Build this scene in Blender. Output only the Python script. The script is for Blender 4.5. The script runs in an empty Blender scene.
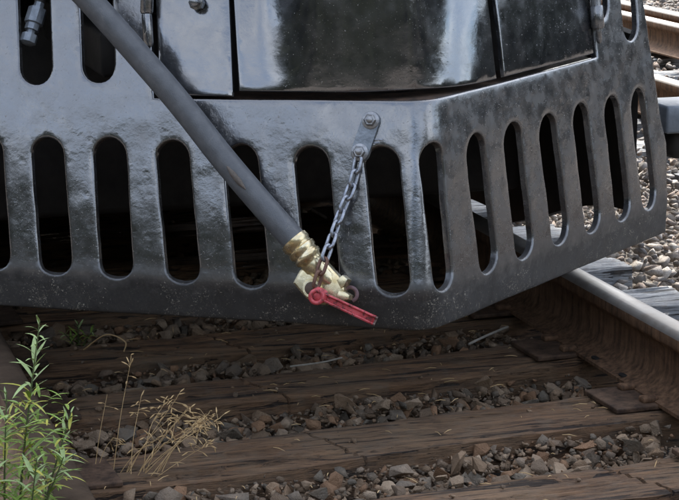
import bpy, bmesh, math, random
import numpy as np
from mathutils import Vector, Matrix, noise
from mathutils.geometry import delaunay_2d_cdt

random.seed(7); RNG = np.random.default_rng(7)
SC = bpy.context.scene
COL = SC.collection
RAD = math.radians

# ------------------------------------------------------------------ camera
cam_d = bpy.data.cameras.new('camera'); cam = bpy.data.objects.new('camera', cam_d); COL.objects.link(cam)
cam_d.sensor_width = 36.0; cam_d.lens = 106.04; cam_d.shift_y = -0.0346
cam_d.clip_start = 0.05; cam_d.clip_end = 2000
cam.location = (-1.29, 0.0, 1.345)
cam.rotation_euler = (RAD(90 - 12.038), 0, RAD(-17.365))
SC.camera = cam
SC.render.engine = 'CYCLES'
SC.render.resolution_x = 1024; SC.render.resolution_y = 754

# ------------------------------------------------------------------ sky, sun, exposure
SUN_AZ, SUN_EL = 14.0, 47.0          # azimuth clockwise from +Y (the way the track runs), elevation
w = bpy.data.worlds.new('World'); SC.world = w; w.use_nodes = True
nt = w.node_tree; nt.nodes.clear()
sky = nt.nodes.new('ShaderNodeTexSky'); sky.sky_type = 'NISHITA'; sky.sun_disc = False
sky.sun_elevation = RAD(SUN_EL); sky.sun_rotation = RAD(SUN_AZ); sky.dust_density = 2.5; sky.air_density = 1.0
bg = nt.nodes.new('ShaderNodeBackground'); bg.inputs[1].default_value = 0.15
out = nt.nodes.new('ShaderNodeOutputWorld')
tc = nt.nodes.new('ShaderNodeTexCoord'); mpw = nt.nodes.new('ShaderNodeMapping'); mpw.inputs['Scale'].default_value = (1, 1, 2.6)
cn = nt.nodes.new('ShaderNodeTexNoise'); cn.inputs['Scale'].default_value = 2.6; cn.inputs['Detail'].default_value = 7; cn.inputs['Roughness'].default_value = .58
cr_ = nt.nodes.new('ShaderNodeValToRGB'); cr_.color_ramp.elements[0].position = .36; cr_.color_ramp.elements[1].position = .64
bw = nt.nodes.new('ShaderNodeRGBToBW'); cw = nt.nodes.new('ShaderNodeMath'); cw.operation = 'MULTIPLY'; cw.inputs[1].default_value = 2.9
mxw = nt.nodes.new('ShaderNodeMix'); mxw.data_type = 'RGBA'
nt.links.new(tc.outputs['Generated'], mpw.inputs[0]); nt.links.new(mpw.outputs[0], cn.inputs['Vector']); nt.links.new(cn.outputs['Fac'], cr_.inputs[0])
nt.links.new(sky.outputs[0], bw.inputs[0]); nt.links.new(bw.outputs[0], cw.inputs[0])
cf = nt.nodes.new('ShaderNodeMath'); cf.operation = 'MULTIPLY'; cf.inputs[1].default_value = .66
nt.links.new(cr_.outputs[0], cf.inputs[0]); nt.links.new(cf.outputs[0], mxw.inputs[0]); nt.links.new(sky.outputs[0], mxw.inputs[6]); nt.links.new(cw.outputs[0], mxw.inputs[7])
nt.links.new(mxw.outputs[2], bg.inputs[0]); nt.links.new(bg.outputs[0], out.inputs[0])
sd = bpy.data.lights.new('sun', 'SUN'); sd.energy = 2.0; sd.angle = RAD(2.5); sd.color = (1.0, 0.93, 0.82)
sun = bpy.data.objects.new('sun', sd); COL.objects.link(sun)
az, el = RAD(SUN_AZ), RAD(SUN_EL)
sdir = Vector((math.sin(az) * math.cos(el), math.cos(az) * math.cos(el), math.sin(el)))
sun.rotation_euler = sdir.to_track_quat('Z', 'Y').to_euler()
SC.view_settings.view_transform = 'Standard'; SC.view_settings.look = 'None'
SC.view_settings.gamma = 1.0; SC.view_settings.use_curve_mapping = False
SC.view_settings.exposure = 1.75

# ------------------------------------------------------------------ object helpers
def tag(o, label=None, cat=None, group=None, kind=None):
    if label: o['label'] = label
    if cat: o['category'] = cat
    if group: o['group'] = group
    if kind: o['kind'] = kind
    return o

def empty(name, loc=(0, 0, 0), parent=None):
    o = bpy.data.objects.new(name, None); COL.objects.link(o); o.location = loc; o.empty_display_size = .1
    if parent: o.parent = parent
    return o

def link(name, me, parent=None, mat=None):
    if mat is not None and len(me.materials) == 0: me.materials.append(mat)
    o = bpy.data.objects.new(name, me); COL.objects.link(o)
    if parent:
        o.parent = parent
        pl = Vector((0, 0, 0)); p = parent
        while p: pl += p.location; p = p.parent
        o.location = -pl                     # meshes of parts are written in world coordinates
    return o

def mesh_from(verts, faces, smooth=False):
    me = bpy.data.meshes.new('m'); me.from_pydata([tuple(v) for v in verts], [], [tuple(f) for f in faces])
    me.update()
    if smooth: me.polygons.foreach_set('use_smooth', [True] * len(me.polygons))
    return me

def bm_mesh(bm, smooth=False):
    bmesh.ops.recalc_face_normals(bm, faces=bm.faces[:])
    me = bpy.data.meshes.new('m'); bm.to_mesh(me); bm.free()
    if smooth: me.polygons.foreach_set('use_smooth', [True] * len(me.polygons))
    return me

def tube(path, radii, seg=12, cap=True, up=Vector((0, 0, 1))):
    """verts, faces of a tube along path"""
    path = [Vector(p) for p in path]; n = len(path)
    if not hasattr(radii, '__len__'): radii = [radii] * n
    V, Fc = [], []
    prev = None
    for i, p in enumerate(path):
        t = (path[min(i + 1, n - 1)] - path[max(i - 1, 0)]).normalized()
        if prev is None:
            a = t.cross(up)
            if a.length < 1e-3: a = t.cross(Vector((1, 0, 0)))
            a.normalize()
        else:
            a = (prev - t * prev.dot(t)).normalized()
        prev = a; b = t.cross(a)
        for k in range(seg):
            an = 2 * math.pi * k / seg
            V.append(p + (a * math.cos(an) + b * math.sin(an)) * radii[i])
    for i in range(n - 1):
        for k in range(seg):
            k2 = (k + 1) % seg
            Fc.append((i * seg + k, i * seg + k2, (i + 1) * seg + k2, (i + 1) * seg + k))
    if cap:
        Fc.append(tuple(range(seg))[::-1]); Fc.append(tuple((n - 1) * seg + k for k in range(seg)))
    return V, Fc

def merge(*parts):
    V, Fc = [], []
    for v, f in parts:
        o = len(V); V += list(v); Fc += [tuple(i + o for i in q) for q in f]
    return V, Fc

def bevel_box(cx, cy, cz, sx, sy, sz, bev=.004, M=None, seg=2):
    bm = bmesh.new(); bmesh.ops.create_cube(bm, size=1)
    bmesh.ops.scale(bm, vec=(sx, sy, sz), verts=bm.verts)
    if bev > 0: bmesh.ops.bevel(bm, geom=bm.edges[:], offset=bev, segments=seg, affect='EDGES', profile=.5)
    bmesh.ops.translate(bm, vec=(cx, cy, cz), verts=bm.verts)
    if M is not None: bmesh.ops.transform(bm, matrix=M, verts=bm.verts)
    return bm

def catmull(pts, n=8):
    pts = [Vector(p) for p in pts]; P = [pts[0] * 2 - pts[1]] + pts + [pts[-1] * 2 - pts[-2]]
    o = []
    for i in range(1, len(P) - 2):
        for k in range(n):
            t = k / n; a, b, c, d = P[i - 1], P[i], P[i + 1], P[i + 2]
            o.append(.5 * ((2 * b) + (c - a) * t + (2 * a - 5 * b + 4 * c - d) * t * t + (3 * b - a - 3 * c + d) * t ** 3))
    o.append(P[-2]); return o

# ------------------------------------------------------------------ material helpers
class NT:
    def __init__(s, name):
        s.m = bpy.data.materials.new(name); s.m.use_nodes = True; s.t = s.m.node_tree
        s.t.nodes.clear()
        s.out = s.n('ShaderNodeOutputMaterial'); s.b = s.n('ShaderNodeBsdfPrincipled')
        s.l(s.b.outputs[0], s.out.inputs[0]); s.co = s.n('ShaderNodeTexCoord')
    def n(s, t, **kw):
        x = s.t.nodes.new(t)
        for k, v in kw.items(): setattr(x, k, v)
        return x
    def l(s, a, b): s.t.links.new(a, b)
    def set(s, **kw):
        for k, v in kw.items():
            i = s.b.inputs[k.replace('_', ' ')]
            if hasattr(v, 'is_linked'): s.l(v, i)
            else: i.default_value = v if not (isinstance(v, tuple) and len(v) == 3) else (*v, 1)
    def mapped(s, scale=(1, 1, 1), co='Object', rot=(0, 0, 0)):
        mp = s.n('ShaderNodeMapping'); mp.inputs['Scale'].default_value = scale; mp.inputs['Rotation'].default_value = rot
        s.l(s.co.outputs[co], mp.inputs[0]); return mp.outputs[0]
    def noise(s, scale, detail=4, rough=.55, vec=None, dist=0):
        x = s.n('ShaderNodeTexNoise'); x.inputs['Scale'].default_value = scale; x.inputs['Detail'].default_value = detail
        x.inputs['Roughness'].default_value = rough; x.inputs['Distortion'].default_value = dist
        s.l(vec if vec is not None else s.co.outputs['Object'], x.inputs['Vector']); return x.outputs['Fac']
    def voro(s, scale, vec=None, feature='F1', out='Distance', rand=1.0):
        x = s.n('ShaderNodeTexVoronoi', feature=feature); x.inputs['Scale'].default_value = scale
        x.inputs['Randomness'].default_value = rand
        s.l(vec if vec is not None else s.co.outputs['Object'], x.inputs['Vector']); return x.outputs[out]
    def ramp(s, fac, stops):
        x = s.n('ShaderNodeValToRGB'); e = x.color_ramp.elements
        while len(e) < len(stops): e.new(.5)
        for q, (p, c) in zip(e, stops):
            q.position = p; q.color = (c, c, c, 1) if not hasattr(c, '__len__') else (*c[:3], 1)
        s.l(fac, x.inputs[0]); return x.outputs[0]
    def mix(s, fac, a, b, mode='MIX'):
        x = s.n('ShaderNodeMix', data_type='RGBA', blend_type=mode)
        for sock, v in ((x.inputs[0], fac), (x.inputs[6], a), (x.inputs[7], b)):
            if hasattr(v, 'is_linked'): s.l(v, sock)
            elif hasattr(v, '__len__'): sock.default_value = (*v[:3], 1)
            else: sock.default_value = v if sock.type == 'VALUE' else (v, v, v, 1)
        return x.outputs[2]
    def math(s, op, a, b=0.0, clamp=False):
        x = s.n('ShaderNodeMath', operation=op); x.use_clamp = clamp
        for sock, v in ((x.inputs[0], a), (x.inputs[1], b)):
            if hasattr(v, 'is_linked'): s.l(v, sock)
            else: sock.default_value = v
        return x.outputs[0]
    def sep(s, co='Object'):
        x = s.n('ShaderNodeSeparateXYZ'); s.l(s.co.outputs[co], x.inputs[0]); return x.outputs
    def bump(s, h, strength=.3, dist=.01, prev=None):
        x = s.n('ShaderNodeBump'); x.inputs['Strength'].default_value = strength; x.inputs['Distance'].default_value = dist
        s.l(h, x.inputs['Height'])
        if prev is not None: s.l(prev, x.inputs['Normal'])
        s.l(x.outputs[0], s.b.inputs['Normal']); return x.outputs[0]

def geo_pos(s):
    g = s.n('ShaderNodeNewGeometry'); return g.outputs['Position']

def mat_pilot(name, grime=True, clean=0.0):
    s = NT(name)
    pos = geo_pos(s)
    sp = s.n('ShaderNodeSeparateXYZ'); s.l(pos, sp.inputs[0]); z = sp.outputs[2]
    big = s.noise(5, 5, .6, pos); mid = s.noise(28, 4, .6, pos); fine = s.noise(160, 3, .6, pos)
    big0 = s.noise(3.3, 4, .6, pos)
    # splashed road grime: densest on the folded bottom strip, thinning upward with a ragged edge
    gz = s.math('ADD', z, s.math('MULTIPLY', s.math('SUBTRACT', mid, .5), .10))
    gr = s.n('ShaderNodeMapRange'); s.l(gz, gr.inputs[0])
    gr.inputs[1].default_value = .335; gr.inputs[2].default_value = .40; gr.inputs[3].default_value = .95; gr.inputs[4].default_value = 0.13 if grime else .03
    grime_f = gr.outputs[0]
    if grime:                                     # dried splash film over the right flank
        fx = s.n('ShaderNodeMapRange'); s.l(s.math('ADD', sp.outputs[0], s.math('MULTIPLY', s.math('SUBTRACT', big0, .5), .16)), fx.inputs[0])
        fx.inputs[1].default_value = .06; fx.inputs[2].default_value = .15; fx.inputs[3].default_value = 0.0; fx.inputs[4].default_value = .30
        film = s.math('MULTIPLY', fx.outputs[0], s.ramp(mid, [(.25, .55), (.7, 1)]))
        grime_f = s.math('MAXIMUM', grime_f, film)
    base = s.mix(s.ramp(big, [(.35, 0), (.7, 1)]), (.009, .010, .012), (.022, .023, .025))
    dust = s.mix(mid, (.018, .017, .016), (.048, .044, .037))
    col = s.mix(s.math('MULTIPLY', grime_f, s.ramp(fine, [(.25, .35), (.7, 1)]), clamp=True), base, dust)
    if grime: col = s.mix(s.math('MULTIPLY', film, 1.5, clamp=True), col, s.mix(mid, (.034, .035, .036), (.072, .071, .069)))
    # flecks of grit and chipped paint, in drifts
    drift = s.ramp(s.noise(7, 5, .7, pos), [(.36, .12), (.62, 1)])
    wv = s.n('ShaderNodeVectorMath', operation='ADD'); s.l(pos, wv.inputs[0])
    wn = s.n('ShaderNodeTexNoise'); wn.inputs['Scale'].default_value = 120; s.l(pos, wn.inputs['Vector'])
    wm = s.n('ShaderNodeVectorMath', operation='SCALE'); wm.inputs['Scale'].default_value = .008; s.l(wn.outputs['Color'], wm.inputs[0]); s.l(wm.outputs[0], wv.inputs[1])
    wp = wv.outputs[0]
    def fleck(sc, size, dens):
        sr = s.n('ShaderNodeSeparateColor'); s.l(s.voro(sc, wp, out='Color'), sr.inputs[0])
        return s.math('MULTIPLY', s.math('LESS_THAN', s.voro(sc, wp), s.math('MULTIPLY', s.math('POWER', sr.outputs[2], 2.0), size)), s.math('LESS_THAN', sr.outputs[0], dens)), sr
    dens = s.math('MULTIPLY', drift, s.math('ADD', .09 if grime else -.12, s.math('MULTIPLY', grime_f, 1.3)))
    sr = s.n('ShaderNodeSeparateColor'); s.l(s.voro(60, wp, out='Color'), sr.inputs[0])
    def speck(sc, hi, span):
        thr = s.math('SUBTRACT', hi, s.math('MULTIPLY', dens, span))
        return s.math('MULTIPLY', s.math('SUBTRACT', s.noise(sc, 3, .62, wp), thr), 28.0, clamp=True)
    fl = speck(330, .675, .075); fl2 = speck(120, .705, .070)
    flecks = s.math('MAXIMUM', fl, fl2)
    col = s.mix(s.math('MULTIPLY', flecks, s.math('ADD', .2, s.math('MULTIPLY', sr.outputs[1], .6))), col, s.mix(sr.outputs[1], (.13, .10, .065), (.42, .38, .30)))
    # thin rust scuffs
    sc = s.ramp(s.noise(14, 6, .7, pos), [(.66, 0), (.74, 1)])
    col = s.mix(s.math('MULTIPLY', sc, .35), col, (.055, .036, .024))
    rough = s.math('ADD', s.math('ADD', .11 if grime else .09, s.math('MULTIPLY', s.ramp(mid, [(.35, 0), (.75, 1)]), .13)), s.math('MULTIPLY', grime_f, .42), clamp=True)
    rough = s.math('ADD', rough, s.math('MULTIPLY', flecks, .3), clamp=True)
    # paint rubbed thin along raised edges
    gp = s.n('ShaderNodeNewGeometry')
    wear = s.math('MULTIPLY', s.ramp(gp.outputs['Pointiness'], [(.53, 0), (.60, 1)]), s.ramp(s.noise(55, 5, .7, pos), [(.42, 0), (.62, 1)]))
    col = s.mix(s.math('MULTIPLY', wear, .6), col, (.20, .20, .20))
    s.set(Base_Color=col, Roughness=rough)
    s.b.inputs['IOR'].default_value = 2.7
    s.l(s.math('SUBTRACT', .5, s.math('MULTIPLY', grime_f, .40)), s.b.inputs['Specular IOR Level'])
    h = s.math('ADD', s.math('MULTIPLY', s.noise(42, 4, .55, pos), .7), s.math('MULTIPLY', s.noise(170, 3, .6, pos), .22))
    h = s.math('ADD', h, s.math('MULTIPLY', flecks, .25))
    dent = s.math('MULTIPLY', s.ramp(s.voro(30, wp), [(.0, 0), (.30, 1)]), .30)
    b1_ = s.bump(s.math('ADD', s.noise(9, 3, .5, pos), dent), .10 if grime else .04, .012)
    s.bump(h, .21 if grime else .10, .004, b1_)
    return s.m

def mat_simple(name, c1, c2, rough=.6, scale=40, bump=.2, metal=0.0, bd=.002, spec=.5, rough2=None):
    s = NT(name)
    n1 = s.noise(scale, 5, .6)
    s.set(Base_Color=s.mix(s.ramp(n1, [(.3, 0), (.7, 1)]), c1, c2), Metallic=metal)
    if rough2 is None: rough2 = min(1, rough + .15)
    s.set(Roughness=s.math('ADD', rough, s.math('MULTIPLY', s.noise(scale * 2.3, 3, .6), rough2 - rough)))
    s.b.inputs['Specular IOR Level'].default_value = spec
    s.bump(s.noise(scale * 3, 4, .65), bump, bd)
    return s.m

def mat_wood():
    s = NT('tie_timber')
    pos = geo_pos(s)
    mp = s.n('ShaderNodeMapping'); mp.inputs['Scale'].default_value = (1.6, 26, 26); mp.inputs['Rotation'].default_value = (0, 0, RAD(-5.5))
    s.l(pos, mp.inputs[0])
    g = s.noise(3.2, 8, .74, mp.outputs[0], .15); g2 = s.noise(9, 5, .7, mp.outputs[0], .1)
    big = s.noise(4, 4, .6, pos)
    dark = s.mix(s.ramp(g, [(.32, 0), (.66, 1)]), (.032, .018, .010), (.33, .180, .088))
    dark = s.mix(s.ramp(big, [(.4, 0), (.75, .5)]), dark, (.30, .21, .125))
    grey = s.mix(s.ramp(g, [(.32, 0), (.62, 1)]), (.08, .085, .09), (.46, .48, .50))
    sx = s.n('ShaderNodeSeparateXYZ'); s.l(pos, sx.inputs[0])
    ax = s.math('ABSOLUTE', sx.outputs[0])
    mr = s.n('ShaderNodeMapRange'); s.l(ax, mr.inputs[0]); mr.inputs[1].default_value = .84; mr.inputs[2].default_value = .98
    mr.inputs[3].default_value = 0.0; mr.inputs[4].default_value = 1.0
    col = s.mix(mr.outputs[0], dark, grey)            # tie ends outside the oiled strip are bleached grey
    chk = s.ramp(g2, [(.33, 1), (.40, 0)])
    col = s.mix(s.math('MULTIPLY', chk, .8), col, (.008, .006, .005))
    mp2 = s.n('ShaderNodeMapping'); mp2.inputs['Scale'].default_value = (1.1, 60, 60); mp2.inputs['Rotation'].default_value = (0, 0, RAD(-5.5)); s.l(pos, mp2.inputs[0])
    split = s.ramp(s.noise(1.0, 5, .6, mp2.outputs[0], .25), [(.39, 1), (.42, 0)])
    col = s.mix(s.math('MULTIPLY', split, .85), col, (.010, .007, .005))
    dst = s.ramp(s.noise(11, 6, .7, pos), [(.52, 0), (.68, 1)])
    col = s.mix(s.math('MULTIPLY', dst, .5), col, (.20, .155, .11))
    s.set(Base_Color=col, Roughness=.8)
    h = s.math('SUBTRACT', s.math('ADD', g, s.math('MULTIPLY', g2, .5)), s.math('ADD', s.math('MULTIPLY', chk, .5), s.math('MULTIPLY', split, .9)))
    s.bump(h, 1.0, .012)
    return s.m

def mat_stone(name, cols, dirt, dirt_f):
    s = NT(name)
    g = s.n('ShaderNodeNewGeometry'); oi = s.n('ShaderNodeObjectInfo')
    r = s.math('FRACT', s.math('ADD', g.outputs['Random Per Island'], oi.outputs['Random']))
    n = len(cols); st = [(i / n, c) for i, c in enumerate(cols)]
    x = s.n('ShaderNodeValToRGB'); x.color_ramp.interpolation = 'CONSTANT'
    while len(x.color_ramp.elements) < n: x.color_ramp.elements.new(.5)
    for q, (p, c) in zip(x.color_ramp.elements, st): q.position = p; q.color = (*c, 1)
    s.l(r, x.inputs[0])
    pos = g.outputs['Position']
    n1 = s.noise(60, 5, .65, pos); n2 = s.noise(300, 3, .6, pos); n3 = s.noise(18, 4, .6, pos)
    col = s.mix(s.ramp(n1, [(.3, .0), (.75, .6)]), x.outputs[0], s.mix(.5, x.outputs[0], (.30, .25, .2), 'MULTIPLY'))
    col = s.mix(s.math('MULTIPLY', s.ramp(n3, [(.25, .25), (.65, 1)]), dirt_f), col, dirt)
    r2 = s.math('FRACT', s.math('MULTIPLY', r, 17.31))
    hsv = s.n('ShaderNodeHueSaturation'); s.l(col, hsv.inputs['Color']); s.l(s.math('ADD', .74, s.math('MULTIPLY', r2, .45)), hsv.inputs['Value'])
    s.set(Base_Color=hsv.outputs[0], Roughness=.85)
    s.b.inputs['Specular IOR Level'].default_value = .3
    s.bump(s.math('ADD', n1, s.math('MULTIPLY', n2, .5)), .9, .008)
    return s.m

def mat_rust(name, c1, c2, streak=True):
    s = NT(name); pos = geo_pos(s)
    mp = s.n('ShaderNodeMapping'); mp.inputs['Scale'].default_value = (60, 60, 3); s.l(pos, mp.inputs[0])
    st = s.noise(1.3, 4, .6, mp.outputs[0]); n1 = s.noise(30, 6, .7, pos)
    f = s.math('ADD', s.math('MULTIPLY', st, .55 if streak else 0.0), s.math('MULTIPLY', n1, .45 if streak else 1.0))
    s.set(Base_Color=s.mix(s.ramp(f, [(.36, 0), (.64, 1)]), c1, c2), Roughness=.75)
    s.b.inputs['Specular IOR Level'].default_value = .3
    s.bump(s.math('ADD', s.noise(90, 4, .7, pos), s.math('MULTIPLY', st, .35)), .35, .003)
    return s.m

def mat_shine():
    s = NT('rail_running_steel'); pos = geo_pos(s)
    mp = s.n('ShaderNodeMapping'); mp.inputs['Scale'].default_value = (90, 2, 90); s.l(pos, mp.inputs[0])
    st = s.noise(1.0, 4, .6, mp.outputs[0]); n1 = s.noise(25, 5, .6, pos)
    s.set(Base_Color=s.mix(s.ramp(n1, [(.35, 0), (.75, .7)]), (.34, .315, .285), (.22, .18, .14)), Metallic=.35,
          Roughness=s.math('ADD', .34, s.math('MULTIPLY', st, .2)))
    s.bump(st, .15, .001)
    return s.m

def mat_ground():
    s = NT('ballast_dirt'); pos = geo_pos(s)
    v = s.voro(38, pos); c = s.voro(38, pos, out='Color')
    sc = s.n('ShaderNodeSeparateColor'); s.l(c, sc.inputs[0])
    sx = s.n('ShaderNodeSeparateXYZ'); s.l(pos, sx.inputs[0])
    ax = s.math('ABSOLUTE', sx.outputs[0])
    mr = s.n('ShaderNodeMapRange'); s.l(ax, mr.inputs[0]); mr.inputs[1].default_value = .7; mr.inputs[2].default_value = 1.0
    n1 = s.noise(12, 5, .65, pos)
    d = s.mix(n1, (.020, .015, .011), (.050, .038, .028))
    lt = s.mix(sc.outputs[0], (.10, .085, .07), (.30, .27, .24))
    lt = s.mix(s.ramp(v, [(.15, 0), (.6, .8)]), lt, (.05, .04, .032))
    s.set(Base_Color=s.mix(mr.outputs[0], d, lt), Roughness=.95)
    s.bump(s.math('SUBTRACT', n1, v), .9, .02)
    return s.m

M_PILOT = mat_pilot('pilot_black_paint')
M_DOOR = mat_pilot('door_black_paint', grime=False, clean=.09)
M_DARK = mat_simple('underframe_grimy_steel', (.010, .009, .008), (.030, .026, .022), .65, 20, .4)
M_BODY = mat_simple('carbody_black_paint', (.012, .012, .013), (.022, .022, .022), .3, 6, .1)
M_BRK = mat_simple('galvanised_steel', (.16, .18, .20), (.30, .33, .36), .38, 60, .35, .7)
M_BOLT = mat_simple('bolt_steel', (.20, .20, .20), (.42, .42, .42), .3, 90, .3, .8)
M_CHAIN = mat_simple('chain_steel', (.20, .21, .23), (.46, .48, .52), .25, 120, .3, .8)
def mat_rubber():
    s = NT('hose_rubber'); pos = geo_pos(s)
    n1 = s.noise(35, 5, .65, pos); sc = s.ramp(s.noise(24, 6, .75, pos, 1.2), [(.60, 0), (.70, 1)]); fine = s.noise(400, 3, .6, pos)
    c = s.mix(s.ramp(n1, [(.3, 0), (.7, 1)]), (.075, .080, .086), (.125, .130, .136))
    s.set(Base_Color=s.mix(s.math('MULTIPLY', sc, .5), c, (.22, .205, .185)), Roughness=s.math('ADD', .28, s.math('MULTIPLY', n1, .22)))
    s.bump(s.math('ADD', fine, s.math('MULTIPLY', n1, .8)), .3, .002); return s.m
M_RUBBER = mat_rubber()
M_BRASS = mat_simple('yellow_zinc_plate', (.60, .44, .20), (.88, .80, .58), .20, 40, .12, .9)
M_CAST = mat_simple('pale_gold_casting', (.60, .48, .25), (.88, .80, .57), .20, 35, .15, .85, .002)
def mat_red():
    s = NT('chipped_red_paint'); pos = geo_pos(s)
    chip = s.ramp(s.noise(130, 6, .7, pos), [(.54, 0), (.60, 1)]); n1 = s.noise(45, 4, .6, pos)
    c = s.mix(s.ramp(n1, [(.3, 0), (.7, 1)]), (.36, .02, .028), (.66, .11, .12))
    s.set(Base_Color=s.mix(s.math('MULTIPLY', chip, .85), c, (.075, .045, .038)), Roughness=s.math('ADD', .32, s.math('MULTIPLY', chip, .35)))
    s.bump(s.math('SUBTRACT', n1, s.math('MULTIPLY', chip, .6)), .5, .002); return s.m
M_RED = mat_red()
M_RUSTLIP = mat_rust('rusty_lip', (.012, .008, .006), (.075, .045, .028), False)
M_RAIL = mat_rust('rail_rust', (.055, .032, .019), (.24, .135, .075))
M_SHINE = mat_shine()
M_RAILTOP = mat_simple('rail_dull_steel', (.038, .026, .017), (.07, .048, .032), .85, 18, .4, 0, .004, .12)
M_PLATE = mat_rust('tie_plate_rust', (.035, .022, .015), (.13, .08, .05), False)
M_WOOD = mat_wood()
M_GROUND = mat_ground()
M_STD = mat_stone('oily_ballast_stone', [(.28, .20, .13), (.19, .145, .105), (.38, .29, .20), (.32, .18, .10), (.23, .20, .16), (.44, .34, .24), (.18, .17, .14), (.36, .25, .16)], (.20, .125, .070), .55)
M_STC = mat_stone('pale_ballast_stone', [(.42, .39, .36), (.32, .31, .30), (.50, .45, .40), (.38, .30, .25), (.28, .28, .29), (.56, .53, .49), (.45, .37, .32)], (.17, .14, .11), .55)
M_LEAF = mat_simple('weed_leaf', (.12, .21, .025), (.23, .33, .055), .5, 30, .1)
M_LEAFY = mat_simple('weed_leaf_yellowing', (.32, .34, .05), (.46, .42, .07), .5, 30, .1)
M_LEAFP = mat_simple('weed_leaf_pale_tip', (.24, .34, .12), (.36, .45, .19), .5, 30, .1)
M_STEM = mat_simple('weed_stem', (.06, .09, .03), (.11, .13, .05), .6, 40, .1)
M_STRAW = mat_simple('dry_straw', (.44, .28, .12), (.66, .46, .22), .6, 60, .1)
M_TWIG = mat_simple('bleached_twig', (.30, .27, .22), (.46, .42, .36), .7, 60, .1)

# ------------------------------------------------------------------ ground
BX, BY = np.meshgrid(np.concatenate([[-400, -60, -20, -6], np.arange(-2.4, 6.01, .06), [9, 20, 60, 400]]),
                     np.concatenate([[-400, -60, -10, 0, 2], np.arange(2.8, 12.01, .08), [14, 18, 30, 80, 400]]), indexing='ij')
def ground_z(x, y):
    z = -.075 + .02 * (noise.noise(Vector((x * 3, y * 3, 0)))) + .012 * noise.noise(Vector((x * 9, y * 9, 3)))
    if abs(x) < .66: z -= .012
    return z
nx, ny = BX.shape
gv = [(BX[i, j], BY[i, j], ground_z(BX[i, j], BY[i, j])) for i in range(nx) for j in range(ny)]
gf = [(i * ny + j, (i + 1) * ny + j, (i + 1) * ny + j + 1, i * ny + j + 1) for i in range(nx - 1) for j in range(ny - 1)]
ground = tag(link('ground', mesh_from(gv, gf, True), None, M_GROUND), kind='structure')

# ------------------------------------------------------------------ track
HEAD_IN = .7145                     # gauge face of the rail heads, from the track centre
RZ = .180
def rail_mesh(shine, y0=-2.5, y1=45.0):
    hw, fw, wb = .0345, .070, .008
    half = [(fw, .012), (fw, .020), (.030, .032), (wb + .006, .046), (wb, .066), (wb, .118), (wb + .008, .131), (hw - .002, .139), (hw, .146), (hw, .166), (hw - .007, .1765), (hw - .018, .1797), (0, .1805)]
    prof = half + [(-x, z) for x, z in half[-2::-1]]
    ys = [y0 + (y1 - y0) * i / 60 for i in range(61)]
    n = len(prof); V, Fc = [], []
    for y in ys:
        for x, z in prof: V.append((x, y, z))
    mats = []
    for i in range(60):
        for k in range(n):
            k2 = (k + 1) % n
            Fc.append((i * n + k, i * n + k2, (i + 1) * n + k2, (i + 1) * n + k))
            zz = (prof[k][1] + prof[k2][1]) / 2
            mats.append(1 if zz > .170 else 0)
    me = mesh_from(V, Fc, False); me.materials.append(M_RAIL); me.materials.append(shine)
    me.polygons.foreach_set('material_index', mats)
    me.polygons.foreach_set('use_smooth', [.03 < V[f[0]][2] or True for f in Fc])
    me.set_sharp_from_angle(angle=RAD(50))
    return me
RAIL_ME = rail_mesh(M_SHINE); RAIL_DULL = rail_mesh(M_RAILTOP)
SKEW = .092
def tie_mesh(L=2.55, W=.185, H=.17, cracks=(), seed=0):
    xs = list(np.arange(-L / 2, L / 2 + .001, .02)); cr = {}
    for c in cracks:
        xs = [x for x in xs if abs(x - c) > .013] + [c - .011, c - .005, c, c + .005, c + .011]
        cr[c] = .018
    xs = sorted(xs); nxx = len(xs); ys = [(-.5 + k / 24) * W for k in range(25)]
    rg = random.Random(seed * 13 + 5); grooves = [(rg.randrange(2, 23), rg.uniform(-1.2, .9), rg.uniform(.25, .9), rg.uniform(.005, .013)) for _ in range(14)]
    V = []
    def sk(x, y):
        for c in cracks:
            k = max(0, 1 - abs(x - c) / .12); x = x + k * y * -.35
        return x
    rows = []
    prof = [(ys[0], -H), (ys[0] - .003, -.06), (ys[0], -.012)] + [(y, 0) for y in ys] + [(ys[-1], -.012), (ys[-1] + .003, -.06), (ys[-1], -H)]
    for x in xs:
        for (y, z) in prof:
            q = Vector((x * 2.2 + seed * 7.1, y * 30, z * 20))
            d = noise.fractal(q, .8, 2.0, 4) * .007
            e = noise.noise(Vector((x * 3 + seed, y * 6, seed))) * .006
            edge = min(abs(y - ys[0]), abs(y - ys[-1]))
            zz = z + d + e - (max(0, .012 - edge) * .5 if z > -.02 else 0)
            yy = y + noise.noise(Vector((x * 4, z * 10, seed + (5 if y > 0 else 0)))) * .009 + (noise.noise(Vector((x * 17, z * 20, seed + (5 if y > 0 else 0)))) * .006 if edge < .02 else 0)
            if z == 0:
                for (row, gx, gl, gd) in grooves:
                    if gx < x < gx + gl and abs(y - ys[row] - .006 * math.sin(x * 5 + row)) < W / 40: zz -= gd * min(1, (x - gx) * 12, (gx + gl - x) * 12)
            for c in cracks:
                if abs(x - c) < .004: zz -= cr[c]
                if z < -.001 and abs(x - c) < .004: yy *= .97
            V.append((sk(x, y), yy, zz))
    n = len(prof)
    Fc = [(i * n + k, (i + 1) * n + k, (i + 1) * n + k + 1, i * n + k + 1) for i in range(nxx - 1) for k in range(n - 1)]
    Fc.append(tuple(range(n))); Fc.append(tuple((nxx - 1) * n + k for k in range(n))[::-1])
    me = mesh_from(V, Fc, True); me.set_sharp_from_angle(angle=RAD(45)); return me

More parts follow.
